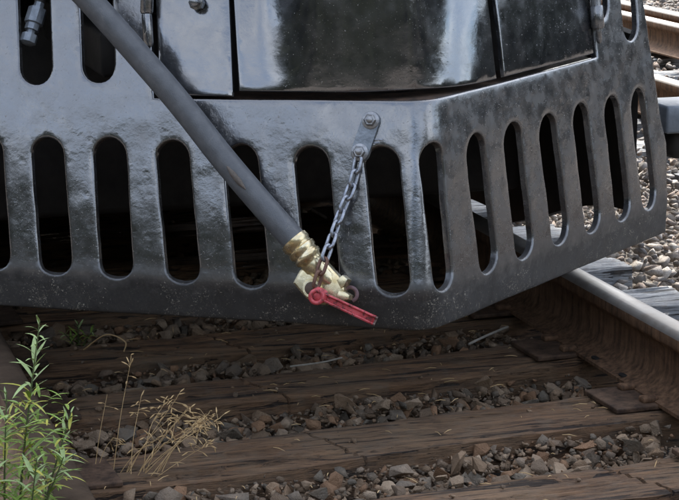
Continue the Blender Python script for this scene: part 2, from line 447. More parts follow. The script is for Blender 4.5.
def plate_mesh():
    return bm_mesh(bevel_box(0, 0, .006, .33, .165, .0118, .003))
def spike_mesh():
    bm = bmesh.new()
    bmesh.ops.create_cube(bm, size=1, matrix=Matrix.Translation((0, 0, .0)) @ Matrix.Diagonal((.016, .016, .05, 1)))
    a = bevel_box(.008, 0, .030, .040, .028, .014, .005); me = bpy.data.meshes.new('t'); a.to_mesh(me); a.free(); bm.from_mesh(me)
    return bm_mesh(bm)
PLATE_ME, SPIKE_ME = plate_mesh(), spike_mesh()
PLATE_ME.materials.append(M_PLATE); SPIKE_ME.materials.append(M_RAIL)

# (centre Y on the track axis, skew, cracks)
TIES = [(3.00, .09, ()), (3.475, .085, (.42,)), (3.905, .105, (-.085,)), (4.360, .095, (-.105,)), (4.795, .085, (-.09,)), (5.22, .09, ())]
TIES += [(5.22 + .455 * k, .09 + random.uniform(-.015, .015), ()) for k in range(1, 16)]
track = tag(empty('railway_track', (0, 4.0, 0)), 'main track of rusty rails on dark timber ties under the black locomotive', 'railway track')
def put(o, x, y, z=0, rz=0):
    p = Vector((x, y, z)); q = o.parent
    while q: p = p - q.location; q = q.parent
    o.location = p; o.rotation_euler = (0, 0, rz); return o
for sx, nm in ((-1, 'rail'), (1, 'rail')):
    put(link(nm, RAIL_ME if sx > 0 else RAIL_DULL, track), sx * (HEAD_IN + .0345), 0)
tie_plain = None
def spikes(plate_o, x, y, rz, side):
    for (dx, dy) in ((-.085, .055), (-.085, -.05), (.085, .03)):
        o = link('spike', SPIKE_ME, plate_o)
        o.location = (dx * side * .90, dy, -.012); o.rotation_euler = (0, 0, 0 if dx * side < 0 else math.pi)
for i, (y, sk, cr) in enumerate(TIES):
    if cr or i == 0 or i == 5:
        me = tie_mesh(cracks=cr, seed=i, W=.205 if i in (2,) else .19)
        if i == 5: tie_plain = me
    else: me = tie_plain if i > 5 else tie_mesh(seed=i)
    put(link('tie', me, track, M_WOOD), random.uniform(-.02, .02), y, random.uniform(-.004, .003), math.atan(sk))
    if i < 12:
        for s in (-1, 1):
            xx = s * (HEAD_IN + .0345)
            p = put(link('tie_plate', PLATE_ME, track), xx - s * .012, y + xx * sk, 0.0045, math.atan(sk) * .4)
            spikes(p, xx, y, 0, 1)
# dark discs painting the shade of open spike slots on the right rail foot
for (yy) in (4.27, 4.115):
    o = put(link('spike_slot_shade', mesh_from(*tube([(0, -.0, 0), (0, 0, .003)], .009, 12)), track, M_DARK), HEAD_IN + .0345 - .055, yy, .0235)
    o.scale = (1, 1.7, 1)
track2 = tag(empty('railway_track', (3.2, 8.0, 0)), 'neighbouring track with several rails in pale gravel at the upper right', 'railway track')
for x in (2.585, 3.60, 3.86):
    put(link('rail', RAIL_ME, track2), x + .0, 0)
for k in range(14):
    put(link('tie', tie_plain, track2, M_WOOD), 3.35, 4.2 + .62 * k, -.012, .09)

# ------------------------------------------------------------------ ballast stones
def hull_stone(seed):
    r = random.Random(seed); bm = bmesh.new()
    for k in range(r.randint(8, 12)):
        d = Vector((r.gauss(0, 1), r.gauss(0, 1), r.gauss(0, 1))).normalized() * r.uniform(.78, 1.05)
        bm.verts.new((d.x * 1.0, d.y * r.uniform(.75, .9), d.z * .68))
    bmesh.ops.convex_hull(bm, input=bm.verts)
    for v in [v for v in bm.verts if not v.link_faces]: bm.verts.remove(v)
    bmesh.ops.triangulate(bm, faces=bm.faces[:])
    bm.verts.ensure_lookup_table()
    for k, v in enumerate(bm.verts): v.index = k
    V = np.array([v.co[:] for v in bm.verts]) * .5; Fc = np.array([[v.index for v in f.verts] for f in bm.faces]); bm.free()
    return V, Fc
STONES = [hull_stone(100 + k) for k in range(16)]
def tie_free(x, y, m=.0):
    for (ty, sk, _) in TIES:
        if abs(y - ty - x * sk) < .098 + m and abs(x) < 1.29: return False
    return True
def rail_free(x, y, half=.085):
    return all(abs(x - rx) > half for rx in (-.749, .749, 2.585, 3.60, 3.86))
def rotm(r):
    a, b, c = r.uniform(0, 6.28), r.uniform(-.6, .6), r.uniform(-.6, .6)
    return Matrix.Rotation(a, 3, 'Z') @ Matrix.Rotation(b, 3, 'X') @ Matrix.Rotation(c, 3, 'Y')
def scatter(x0, x1, y0, y1, pitch, smin, smax, zoff, seed, margin=0.0, skipties=True, railhalf=.085):
    r = random.Random(seed); L = []
    y = y0
    while y < y1:
        x = x0
        while x < x1:
            px, py = x + r.uniform(-.5, .5) * pitch, y + r.uniform(-.5, .5) * pitch
            s = smin + (smax - smin) * r.random() ** 2.1
            if rail_free(px, py, railhalf) and (not skipties or tie_free(px, py, margin + s * .25 - .022 * max(0, noise.noise(Vector((px * 6, py * 6, 9))) + .35))):
                L.append((px, py, ground_z(px, py) + zoff + r.uniform(0, .014), s, r.randrange(16), rotm(r)))
            x += pitch
        y += pitch
    return L
inner = []
for k, (zo, pt) in enumerate(((.010, .036), (.038, .036), (.054, .046))):
    inner += scatter(-.66, .68, 2.6, 5.6, pt, .024, .078, zo, 10 + k)
inner += scatter(-.66, .66, 5.6, 11, .05, .03, .06, .015, 20)
inner += scatter(-.66, .68, 3.0, 5.3, .019, .008, .020, .050, 15)
# a few stones kicked up onto the timbers
rr = random.Random(5)
for k in range(420):
    x, y = rr.uniform(-.62, .62), rr.uniform(3.2, 5.0)
    if not tie_free(x, y) and noise.noise(Vector((x * 4, y * 4, 2))) > -.05: inner.append((x, y, .004, .005 + .022 * rr.random() ** 3, rr.randrange(16), rotm(rr)))
# the larger named stones of the middle crib
for (x, y, s) in ((.165, 4.13, .075), (.13, 4.10, .05), (.30, 4.16, .05), (-.14, 4.05, .05), (.53, 3.70, .075), (.42, 3.73, .06), (.38, 4.20, .055)):
    inner.append((x, y, .004, s, rr.randrange(16), rotm(rr)))
outer = []
for k, (zo, pt) in enumerate(((.012, .042), (.034, .05))):
    outer += scatter(.80, 2.2, 4.0, 8.2, pt, .03, .066, zo, 30 + k)
    outer += scatter(-1.6, -.80, 2.9, 5.2, pt, .03, .062, zo, 40 + k)
outer += scatter(2.0, 5.4, 5.2, 13, .055, .03, .066, .05, 50, skipties=False)
outer += scatter(.80, 2.2, 8.2, 13, .055, .03, .066, .03, 60)
outer += scatter(.80, 2.0, 2.6, 4.0, .05, .03, .06, .03, 70)
outer += scatter(-1.6, -.80, 5.2, 10, .06, .03, .06, .03, 80)
# project with the camera only to decide which stones show largest (those become single objects)
CI = cam.matrix_basis.inverted()
def in_view(s):
    q = CI @ Vector(s[:3])
    if q.z > -.5: return False
    fx = 2000 / 679
    u, v = fx * q.x / -q.z, fx * q.y / -q.z
    return abs(u) < .49 and -.40 < v < .34
def blocked(s):
    x, y, z = s[:3]
    return y > 4.95 + .30 * abs(x) and x < .82
cand = [(s[3] / (s[1]), k, i) for k, L in enumerate((inner, outer)) for i, s in enumerate(L) if in_view(s) and not blocked(s) and s[2] > -.06]
cand.sort(reverse=True)
single = {(k, i) for _, k, i in cand[:300]}
def stone_objects():
    mes = {}
    for k, L in enumerate((inner, outer)):
        mat = (M_STD, M_STC)[k]
        for i, s in enumerate(L):
            if (k, i) not in single: continue
            key = (k, s[4])
            if key not in mes:
                V, Fc = STONES[s[4]]; me = mesh_from(V, Fc)
                bm = bmesh.new(); bm.from_mesh(me)
                bmesh.ops.bevel(bm, geom=bm.edges[:], offset=.014, segments=1, affect='EDGES', clamp_overlap=True)
                bm.to_mesh(me); bm.free()
                me.materials.append(mat); mes[key] = me
            o = bpy.data.objects.new('stone', mes[key]); COL.objects.link(o); o.parent = ground
            o.matrix_local = Matrix.Translation(s[:3]) @ s[5].to_4x4() @ Matrix.Scale(s[3], 4)
        VV, FF, off = [], [], 0
        for i, s in enumerate(L):
            if (k, i) in single: continue
            V, Fc = STONES[s[4]]
            VV.append((V * s[3]) @ np.array(s[5]).T + np.array(s[:3])); FF.append(Fc + off); off += len(V)
        VV = np.concatenate(VV); FF = np.concatenate(FF)
        me = bpy.data.meshes.new('m'); me.vertices.add(len(VV)); me.vertices.foreach_set('co', VV.ravel())
        me.loops.add(len(FF) * 3); me.loops.foreach_set('vertex_index', FF.ravel().astype(np.int32))
        me.polygons.add(len(FF)); me.polygons.foreach_set('loop_start', np.arange(0, len(FF) * 3, 3, dtype=np.int32))
        me.update(calc_edges=True); me.materials.append(mat)
        o = bpy.data.objects.new('gravel', me); COL.objects.link(o); o.parent = ground; tag(o, kind='stuff')
stone_objects()

# ------------------------------------------------------------------ locomotive: pilot surface
AL, AR = RAD(-30.53), RAD(38.98)
EL = Vector((math.cos(AL), math.sin(AL), 0)); ER = Vector((math.cos(AR), math.sin(AR), 0))
BP = Vector((.0641, 3.7118, .365)); TL = Vector((.0868, .28, 1.0))
NL = EL.cross(TL).normalized(); NR = ER.cross(TL).normalized()
if NL.y > 0: NL = -NL
if NR.y > 0: NR = -NR
HB = .085
def hbase(s, Lt):
    th = AR - AL
    if s <= -Lt: return EL * s
    if s >= Lt: return ER * s
    R = Lt / math.tan(th / 2)
    f = (s + Lt) / (2 * Lt); an = AL + th * f
    c = EL * -Lt + Vector((-math.sin(AL), math.cos(AL), 0)) * R
    return c + Vector((math.sin(an), -math.cos(an), 0)) * R
def fold(v, k0=-.40, w=.012):
    if v >= w: return v
    if v <= -w: return v * k0
    t = (v + w) / (2 * w); return k0 * v * (1 - t) + v * t
def rake(v):
    return .72 * v + .62 * v * v if v > 0 else v
def surf0(u, v, Lt=.045):
    A = fold(v)
    if v > 0: A = A + (rake(v) - v)
    if Lt > .2:                                   # the bulged middle door stands upright at its centre
        c = min(1.0, max(0.0, (.245 - abs(u + .125)) / .13)); c = c * c * (3 - 2 * c)
        A = A - (v - .38) * 1.0 * c
    return BP + hbase(u, Lt) + Vector((TL.x * A, TL.y * A, v))
def surf(u, v, d=0.0, Lt=.045, amp=0.0, seed=0.0):
    e = .004
    p = surf0(u, v, Lt)
    n = (surf0(u + e, v, Lt) - surf0(u - e, v, Lt)).cross(surf0(u, v + e, Lt) - surf0(u, v - e, Lt)).normalized()
    if n.y > 0: n = -n
    if amp:
        d = d - amp * (noise.noise(Vector((u * 5.5 + seed, v * 5.5, 1.3))) + .45 * noise.noise(Vector((u * 14 + seed, v * 14, 7.7))) + .2 * noise.noise(Vector((u * 33, v * 33 + seed, 3))))
    return p - n * d

def inside(poly, P):
    x, y = P[:, 0], P[:, 1]; r = np.zeros(len(P), bool); n = len(poly)
    for i in range(n):
        x1, y1 = poly[i]; x2, y2 = poly[(i + 1) % n]
        c = ((y1 > y) != (y2 > y)); xi = (x2 - x1) * (y - y1) / ((y2 - y1) + 1e-12) + x1
        r ^= c & (x < xi)
    return r
def seg_dist(poly, P):
    d = np.full(len(P), 9.0); n = len(poly)
    A = np.array(poly)
    for i in range(n):
        a, b = A[i], A[(i + 1) % n]; ab = b - a
        t = np.clip(((P - a) @ ab) / (ab @ ab + 1e-12), 0, 1)
        d = np.minimum(d, np.linalg.norm(P - a - t[:, None] * ab, axis=1))
    return d
def densify(poly, step):
    o = []
    for i in range(len(poly)):
        a, b = np.array(poly[i]), np.array(poly[(i + 1) % len(poly)])
        n = max(1, int(np.linalg.norm(b - a) / step))
        for k in range(n): o.append(tuple(a + (b - a) * k / n))
    return o
def offset_poly(poly, d):
    """move outward by d (poly counter-clockwise)"""
    n = len(poly); A = np.array(poly); o = []
    for i in range(n):
        t = A[(i + 1) % n] - A[i - 1]; t /= np.linalg.norm(t) + 1e-12
        o.append(tuple(A[i] + d * np.array([t[1], -t[0]])))
    return o
def stadium(ut, vt, ub, vb, r, seg=11, jit=.0012, seed=0):
    a, b = np.array([ut, vt]), np.array([ub, vb]); ax = (a - b) / np.linalg.norm(a - b); pr = np.array([ax[1], -ax[0]])
    a = a - ax * r; b = b + ax * r; L = []
    for k in range(seg + 1):
        an = math.pi * k / seg; L.append(a + r * (pr * math.cos(an) + ax * math.sin(an)))
    nst = 12
    for k in range(1, nst): L.append(a - pr * r + (b - a) * k / nst)
    for k in range(seg + 1):
        an = math.pi + math.pi * k / seg; L.append(b + r * (pr * math.cos(an) + ax * math.sin(an)))
    for k in range(1, nst): L.append(b + pr * r + (a - b) * k / nst)
    o = []
    for p in L:
        q = Vector((p[0] * 22, p[1] * 22, seed * 3.3))
        o.append((p[0] + jit * noise.noise(q), p[1] + jit * noise.noise(q + Vector((9, 9, 9)))))
    return o

def sheet(outline, holes, step, T, bev, Lt=.045, amp=0.0, d0=0.0, seed=0.0):
    outl = densify(outline, step)
    area = sum(outl[i][0] * outl[(i + 1) % len(outl)][1] - outl[(i + 1) % len(outl)][0] * outl[i][1] for i in range(len(outl)))
    if area < 0: outl = outl[::-1]
    loops = [offset_poly(outl, -bev)] + [offset_poly(h, bev) for h in holes]
    pts, edges = [], []
    for lp in loops:
        o = len(pts); pts += lp; edges += [(o + i, o + (i + 1) % len(lp)) for i in range(len(lp))]
    A = np.array(outl); g = np.array([(x, y) for y in np.arange(A[:, 1].min(), A[:, 1].max(), step) for x in np.arange(A[:, 0].min(), A[:, 0].max(), step)])
    g = g + RNG.uniform(-.15, .15, g.shape) * step
    ok = inside(loops[0], g) & (seg_dist(loops[0], g) > step * .45)
    for h in loops[1:]: ok &= ~inside(h, g) & (seg_dist(h, g) > step * .45)
    nb = len(pts); pts += [tuple(p) for p in g[ok]]
    V2, _, F2, ov, _, _ = delaunay_2d_cdt([Vector(p) for p in pts], edges, [], 0, 1e-7)
    P2 = np.array([v[:] for v in V2]); F2 = [list(f) for f in F2]
    cen = np.array([P2[f].mean(0) for f in F2]); ok = inside(loops[0], cen)
    for h in loops[1:]: ok &= ~inside(h, cen)
    F2 = [f for f, k in zip(F2, ok) if k]
    omap = {}
    for i, L in enumerate(ov):
        for q in L: omap[q] = i
    V = [surf(p[0], p[1], d0, Lt, amp, seed) for p in P2]; Fc = [tuple(f) for f in F2]
    nV = len(V); V += [surf(p[0], p[1], d0 + T, Lt, amp, seed) for p in P2]
    Fc += [tuple(i + nV for i in f[::-1]) for f in F2]
    base = 0
    for li, lp in enumerate(loops):
        orig = outl if li == 0 else holes[li - 1]
        sgn = -1 if li == 0 else 1
        rings = [[omap[base + i] for i in range(len(lp))]]
        for fr, dp in ((.62, .10), (.28, .34), (.06, .68), (0, 1.0)):
            off = offset_poly(orig, sgn * bev * fr); r = []
            for p in off: r.append(len(V)); V.append(surf(p[0], p[1], d0 + bev * dp, Lt, amp, seed))
            rings.append(r)
        r = []
        for p in orig: r.append(len(V)); V.append(surf(p[0], p[1], d0 + T, Lt, amp, seed))
        rings.append(r); rings.append([omap[base + i] + nV for i in range(len(lp))])
        m = len(lp)
        for a, b in zip(rings[:-1], rings[1:]):
            for i in range(m):
                j = (i + 1) % m; Fc.append((a[i], a[j], b[j], b[i]))
        base += len(lp)
    bm = bmesh.new(); bv = [bm.verts.new(v) for v in V]
    for f in Fc:
        try: bm.faces.new([bv[i] for i in f])
        except ValueError: pass
    me = bm_mesh(bm, True); me.set_sharp_from_angle(angle=RAD(60)); return me

loco = tag(empty('locomotive', (.06, 3.9, .28)), 'black locomotive front with a slotted V shaped steel pilot over the track', 'locomotive')
RL, RRr = .0365, .041
LOW = [(-1.110, .277, -1.086, -.004), (-.970, .277, -.946, -.004), (-.831, .277, -.807, -.008), (-.691, .281, -.671, -.009), (-.554, .281, -.523, -.011), (-.403, .278, -.375, -.013),
       (-.252, .279, -.224, -.012), (-.104, .285, -.075, -.012)]
LOWR = [(.013, .292, .060, -.007), (.181, .289, .249, -.006), (.345, .292, .411, -.007), (.506, .289, .577, -.004), (.667, .293, .738, -.005), (.830, .291, .901, -.005), (.977, .291, 1.047, -.002)]
UPL = [(-1.02, .69, -.995, .385), (-.876, .69, -.855, .385), (-.730, .69, -.715, .393)]
UPR = [(.772, .69, .803, .470), (.910, .69, .959, .408)]
holes = [stadium(*h, RL, seed=i) for i, h in enumerate(LOW)] + [stadium(*h, RRr, seed=20 + i) for i, h in enumerate(LOWR)]
holes[len(LOW)] = stadium(*LOWR[0], .036, seed=33)
holes += [stadium(*h, RL, seed=40 + i) for i, h in enumerate(UPL)] + [stadium(*h, .036 if i == 0 else .040, seed=50 + i) for i, h in enumerate(UPR)]
OUT = [(-1.20, -.085), (0, -.085), (1.146, -.083), (1.149, .0), (1.142, .143), (1.114, .204), (1.024, .497), (.955, .735),
       (.70, .735), (.742, .520), (.766, .388), (.31, .381), (.0, .379), (-.41, .369), (-.592, .366), (-.612, .735), (-1.20, .735)]
PT = .017
pilot = link('pilot_plate', sheet(OUT, holes, .0115, PT, .005, .05, .0030), loco, M_PILOT)

def onL(u, v, o=0.0): return BP + EL * u + TL * v + NL * o
def onR(u, v, o=0.0): return BP + ER * u + TL * v + NR * o
def lathe_axis(p0, p1, prof, seg=16):
    """prof: list of (fraction along, radius)"""
    p0, p1 = Vector(p0), Vector(p1)
    return tube([p0.lerp(p1, f) for f, r in prof], [r for f, r in prof], seg)
def tubes(name, parent, mat, *tt, smooth=True, ang=40):
    me = mesh_from(*merge(*tt), smooth); bm = bmesh.new(); bm.from_mesh(me); bmesh.ops.recalc_face_normals(bm, faces=bm.faces[:]); bm.to_mesh(me); bm.free()
    me.polygons.foreach_set('use_smooth', [True] * len(me.polygons)); me.set_sharp_from_angle(angle=RAD(ang))
    return link(name, me, parent, mat)
# rusty lip behind the door opening, and the three doors
def panel(outline, d0, T=.010, Lt=.13, amp=.003, seed=0, step=.014, bev=.003):
    return sheet(outline, [], step, T, bev, Lt, amp, d0, seed)
us = [-.60 + 1.36 * k / 60 for k in range(61)]
lv = lambda u: (.366 + (.0135 * min(1, (u + .6) / .6)) if u < 0 else .3795 + .008 * u / .76) - .004
sv = [surf(u, lv(u), .004, .05) for u in us] + [surf(u, lv(u), .004, .05) + Vector((0, .14, 0.0)) for u in us] + [surf(u, lv(u), .004, .05) + Vector((0, .14, -.012)) for u in us] + [surf(u, lv(u) - .012, .006, .05) for u in us]
sf = [(r * 61 + i, r * 61 + i + 1, ((r + 1) % 4) * 61 + i + 1, ((r + 1) % 4) * 61 + i) for r in range(4) for i in range(60)]
tubes('opening_ledge', loco, M_RUSTLIP, (sv, sf), ang=30)
dl = link('door', panel([(-.580, .372), (-.418, .374), (-.437, .735), (-.600, .735)], .001, .010, .11, .004, 11.3), loco, M_DOOR)
dc = link('door', panel([(-.406, .386), (0, .390), (.288, .391), (.215, .735), (-.432, .735)], .004, .010, .24, .0018, 23.1), loco, M_DOOR)
dr = link('door', panel([(.322, .391), (.752, .397), (.728, .520), (.70, .735), (.246, .735)], .003, .010, .11, .002, 37.7), loco, M_DOOR)
back = link('door_backing', panel([(-.60, .36), (0, .36), (.75, .38), (.69, .735), (-.60, .735)], .13, .004, .13, .0, 3, .04), loco, M_DARK)

# hinges
tubes('hinge', dl, M_PILOT, lathe_axis(onL(-.601, .735, .010), onL(-.606, .535, .010), [(0, .014), (.98, .014), (1, .012)]),
      lathe_axis(onL(-.606, .533, .010), onL(-.601, .468, .010), [(0, .011), (.1, .0115), (.9, .0115), (1, .008)]))
tubes('hinge', dr, M_PILOT, lathe_axis(onR(.716, .735, .010), onR(.742, .505, .010), [(0, .012), (1, .012)]),
      lathe_axis(onR(.742, .505, .010), onR(.750, .452, .010), [(0, .0145), (.06, .016), (.9, .016), (1, .013)]),
      lathe_axis(onR(.750, .452, .010), onR(.757, .418, .010), [(0, .007), (.8, .007), (1, .003)]))
# handle bolt on the left door and the pipe fitting seen in the upper slot
tubes('door_bolt', dl, M_PILOT, lathe_axis(onL(-.497, .562, -.005), onL(-.497, .558, .03), [(0, .016), (.5, .016), (.52, .010), (.95, .010), (1, .006)], 8))
tubes('pipe_fitting', loco, M_BRK, lathe_axis(onL(-.868, .56, -.045), onL(-.880, .500, -.028), [(0, .012), (.2, .012), (.22, .021), (.75, .021), (.78, .016), (1, .016)], 8),
      lathe_axis(onL(-.880, .500, -.028), onL(-.886, .470, -.020), [(0, .010), (.3, .010), (.32, .018), (.9, .018), (1, .012)], 8))
tubes('brake_pipe', loco, M_DARK, tube(catmull([onL(-.862, .80, -.07), onL(-.864, .62, -.06), onL(-.870, .555, -.045)], 4), .012, 10))

# ------------------------------------------------------------------ chain bracket on the pilot (two bolts)
def flat_link(p, q, r, t, n):
    """stadium plate between p and q, thickness t along n"""
    ax = (q - p).normalized(); pr = n.cross(ax).normalized(); V = []
    ring = []
    for k in range(13): an = math.pi * k / 12; ring.append(p - ax * math.sin(an) * r + pr * math.cos(an) * r)
    for k in range(13): an = math.pi * k / 12; ring.append(q + ax * math.sin(an) * r - pr * math.cos(an) * r)
    m = len(ring); c = (p + q) / 2
    V = [x for x in ring] + [c + (x - c) * 1.0 + n * (t * .75) for x in ring] + [c + (x - c) * .96 + n * t for x in ring]
    Fc = [tuple(range(m))[::-1], tuple(range(2 * m, 3 * m))]
    for a in (0, 1):
        Fc += [(a * m + i, a * m + (i + 1) % m, (a + 1) * m + (i + 1) % m, (a + 1) * m + i) for i in range(m)]
    return V, Fc
b1, b2 = onL(-.1205, .333, .002), onL(-.1435, .269, .002)
brk = tubes('chain_bracket', loco, M_BRK, flat_link(b1, b2, .0195, .013, NL))
for bp in (b1 + NL * .003, b2 + NL * .003):
    tubes('bolt', brk, M_BOLT, lathe_axis(bp + NL * .009, bp + NL * .0125, [(0, .018), (.8, .018), (1, .017)], 24),
          lathe_axis(bp + NL * .0125, bp + NL * .022, [(0, .0128), (.75, .0128), (1, .0105)], 6), lathe_axis(bp + NL * .022, bp + NL * .028, [(0, .0065), (.7, .0065), (1, .004)], 12))
tubes('cotter_pin', brk, M_CHAIN, tube([onL(-.122, .297, .006), onL(-.112, .296, .010), onL(-.097, .297, .007)], .0017, 8), tube([onL(-.122, .291, .006), onL(-.112, .289, .009), onL(-.103, .291, .006)], .0017, 8))

# ------------------------------------------------------------------ air hose
HP = [onL(-.93, .80, .24), onL(-.809, .656, .20), onL(-.684, .537, .15), onL(-.566, .413, .12), onL(-.492, .331, .10), onL(-.417, .242, .085), onL(-.339, .158, .075), onL(-.264, .081, .065)]
hose = tag(empty('air_hose', HP[-1]), 'grey rubber brake hose with brass coloured coupling slanting across the pilot', 'hose')
tubes('hose_tube', hose, M_RUBBER, tube(catmull(HP, 10), .0265, 28), ang=80)
tubes('worn_patch', hose, mat_simple('scuffed_rubber', (.09, .075, .062), (.17, .14, .115), .7, 120, .5),
      tube([onL(-.400, .222, .1075), onL(-.388, .208, .1075), onL(-.374, .192, .106), onL(-.362, .179, .1040)], [.002, .006, .006, .0015], 12))
f0, f1 = onL(-.272, .088, .066), onL(-.232, .046, .060)
tubes('ferrule', hose, M_BRASS, lathe_axis(f0, f1, [(0, .027), (.02, .0305), (.22, .0315), (.27, .0285), (.36, .0280), (.40, .0310), (.54, .0310), (.60, .0275), (.66, .0275), (.70, .0300), (.82, .0295), (.88, .0250), (1, .0235)], 28), ang=50)
# glad hand: elbow neck, round palm, flange lug and latch
def lump(c, ax, ay, azz, sx, sy, sz, sub=3, pw=2.6, seed=0, amp=0.0):
    bm = bmesh.new(); bmesh.ops.create_icosphere(bm, subdivisions=sub, radius=1)
    for v in bm.verts:
        q = v.co.normalized(); k = (abs(q.x) ** pw + abs(q.y) ** pw + abs(q.z) ** pw) ** (-1 / pw); q = q * k
        q = q * (1 + amp * noise.noise(q * 2 + Vector((seed, 0, 0))))
        v.co = c + ax * q.x * sx + ay * q.y * sy + azz * q.z * sz
    me = bpy.data.meshes.new('m'); bm.to_mesh(me); V = [v.co.copy() for v in me.vertices]; Fc = [tuple(p.vertices) for p in me.polygons]; bm.free()
    return V, Fc
AX = (f1 - f0).normalized(); PX = NL.cross(AX).normalized()      # along the hose, across it
if PX.dot(EL) < 0: PX = -PX
gh = hose
def pz(x, y): # silhouette of the casting on the pilot's left plane, in metres
    X, Y = 270 + x / 4.17, 220 + y / 4.17
    return (-.238 + (X - 310) * .0021, .05 - (Y - 260) * .0020 + (X - 310) * .0001)
def slab(poly, o0, o1, bev, seg=3):
    bm = bmesh.new(); lo = [bm.verts.new(onL(u, v, o0)) for u, v in poly]; hi = [bm.verts.new(onL(u, v, o1)) for u, v in poly]; n = len(poly)
    bm.faces.new(lo[::-1]); top = bm.faces.new(hi)
    for i in range(n): bm.faces.new((lo[i], lo[(i + 1) % n], hi[(i + 1) % n], hi[i]))
    bmesh.ops.recalc_face_normals(bm, faces=bm.faces[:])
    bmesh.ops.bevel(bm, geom=[e for e in top.edges], offset=bev, segments=seg, affect='EDGES', profile=.6, clamp_overlap=True)
    bmesh.ops.triangulate(bm, faces=[f for f in bm.faces if len(f.verts) > 4])
    return bm
body = [(125, 212), (205, 145), (232, 172), (262, 205), (288, 232), (306, 262), (312, 290), (300, 316), (270, 334), (228, 350), (185, 345), (150, 320), (124, 292), (98, 262)]
gb = link('glad_hand', bm_mesh(slab([pz(*p) for p in body], .030, .068, .010), True), gh, M_CAST); gb.data.set_sharp_from_angle(angle=RAD(35))
lugs = [[(282, 250), (308, 228), (330, 246), (316, 272), (300, 284)], [(292, 292), (318, 296), (338, 310), (334, 328), (312, 334), (280, 322)]]
for lg in lugs:
    o = link('coupling_lug', bm_mesh(slab([pz(*p) for p in lg], .036, .074, .004, 2), True), gh, M_CAST); o.data.set_sharp_from_angle(angle=RAD(35))
n0, n1 = onL(*pz(165, 172), .058), onL(*pz(262, 268), .058)
tubes('neck', gh, M_CAST, lathe_axis(n0, n1, [(0, .0235), (.25, .0235), (.32, .0205), (.75, .0185), (1, .008)], 24), ang=50)
tubes('gasket_seat', gh, M_CAST, lathe_axis(onL(*pz(182, 285), .062), onL(*pz(182, 285), .078), [(0, .0215), (.7, .0205), (1, .0185)], 28), ang=40)
tubes('gasket', gh, mat_simple('brown_gasket', (.05, .03, .02), (.11, .07, .045), .6, 90, .3), lathe_axis(onL(*pz(182, 285), .0775), onL(*pz(182, 285), .0815), [(0, .0135), (.6, .0135), (1, .011)], 24), ang=40)
lt = []
for k in range(15):
    an = RAD(-70 + 200 * k / 14); lt.append(onL(-.158, -.012, .040) + (EL * math.cos(an) + TL * math.sin(an) * .95) * .014)
tubes('coupling_latch', gh, mat_simple('purple_brown_steel', (.10, .05, .055), (.20, .12, .125), .5, 80, .3), tube(lt, .0042, 10))

# ------------------------------------------------------------------ safety chain
CP = catmull([onL(-.1445, .258, .020), onL(-.157, .203, .026), onL(-.178, .141, .046), onL(-.192, .080, .080), onL(-.205, .034, .096), onL(-.216, -.003, .098), onL(-.215, -.022, .100)], 10)
chain = tag(empty('safety_chain', CP[0]), 'dark steel link chain hanging from the bolted bracket to the red coupling', 'chain')
def link_mesh(L=.0425, Wd=.024, r=.0037):
    hw = Wd / 2 - r; hl = L / 2 - Wd / 2; pts = []
    for k in range(9): an = math.pi * k / 8; pts.append(Vector((math.cos(an) * hw, 0, hl + math.sin(an) * hw)))
    for k in range(9): an = math.pi + math.pi * k / 8; pts.append(Vector((math.cos(an) * hw, 0, -hl + math.sin(an) * hw)))
    V, Fc = [], []; n = len(pts)
    for i in range(n):
        t = (pts[(i + 1) % n] - pts[i - 1]).normalized(); a = Vector((0, 1, 0)); b = t.cross(a)
        for k in range(8):
            an = 2 * math.pi * k / 8; V.append(pts[i] + (a * math.cos(an) + b * math.sin(an)) * r)
    for i in range(n):
        for k in range(8):
            Fc.append((i * 8 + k, i * 8 + (k + 1) % 8, ((i + 1) % n) * 8 + (k + 1) % 8, ((i + 1) % n) * 8 + k))
    return mesh_from(V, Fc, True)
LINK = link_mesh(); LINK.materials.append(M_CHAIN)
LINKR = link_mesh(); LINKR.materials.append(mat_simple('rusty_link', (.10, .045, .03), (.22, .12, .08), .5, 90, .4, .3))
cum = [0]
for a, b in zip(CP[:-1], CP[1:]): cum.append(cum[-1] + (b - a).length)
def at_len(s):
    for i in range(len(cum) - 1):
        if cum[i + 1] >= s: return CP[i].lerp(CP[i + 1], (s - cum[i]) / (cum[i + 1] - cum[i] + 1e-9))
    return CP[-1]
PITCH = .0292; nl = int(cum[-1] / PITCH)
for k in range(nl):
    c = at_len((k + .5) * PITCH); t = (at_len((k + 1) * PITCH) - at_len(k * PITCH)).normalized()
    side = NL.cross(t).normalized(); ang = (.45 if k % 2 == 0 else -1.05) + .15 * math.sin(k * 2.1)
    xa = (side * math.cos(ang) + NL * math.sin(ang)); xa = (xa - t * xa.dot(t)).normalized(); ya = t.cross(xa)
    o = bpy.data.objects.new('chain_link', LINK if k < nl - 2 else LINKR); COL.objects.link(o); o.parent = chain
    o.matrix_local = Matrix.Translation(c - chain.location) @ Matrix((xa, ya, t)).transposed().to_4x4()

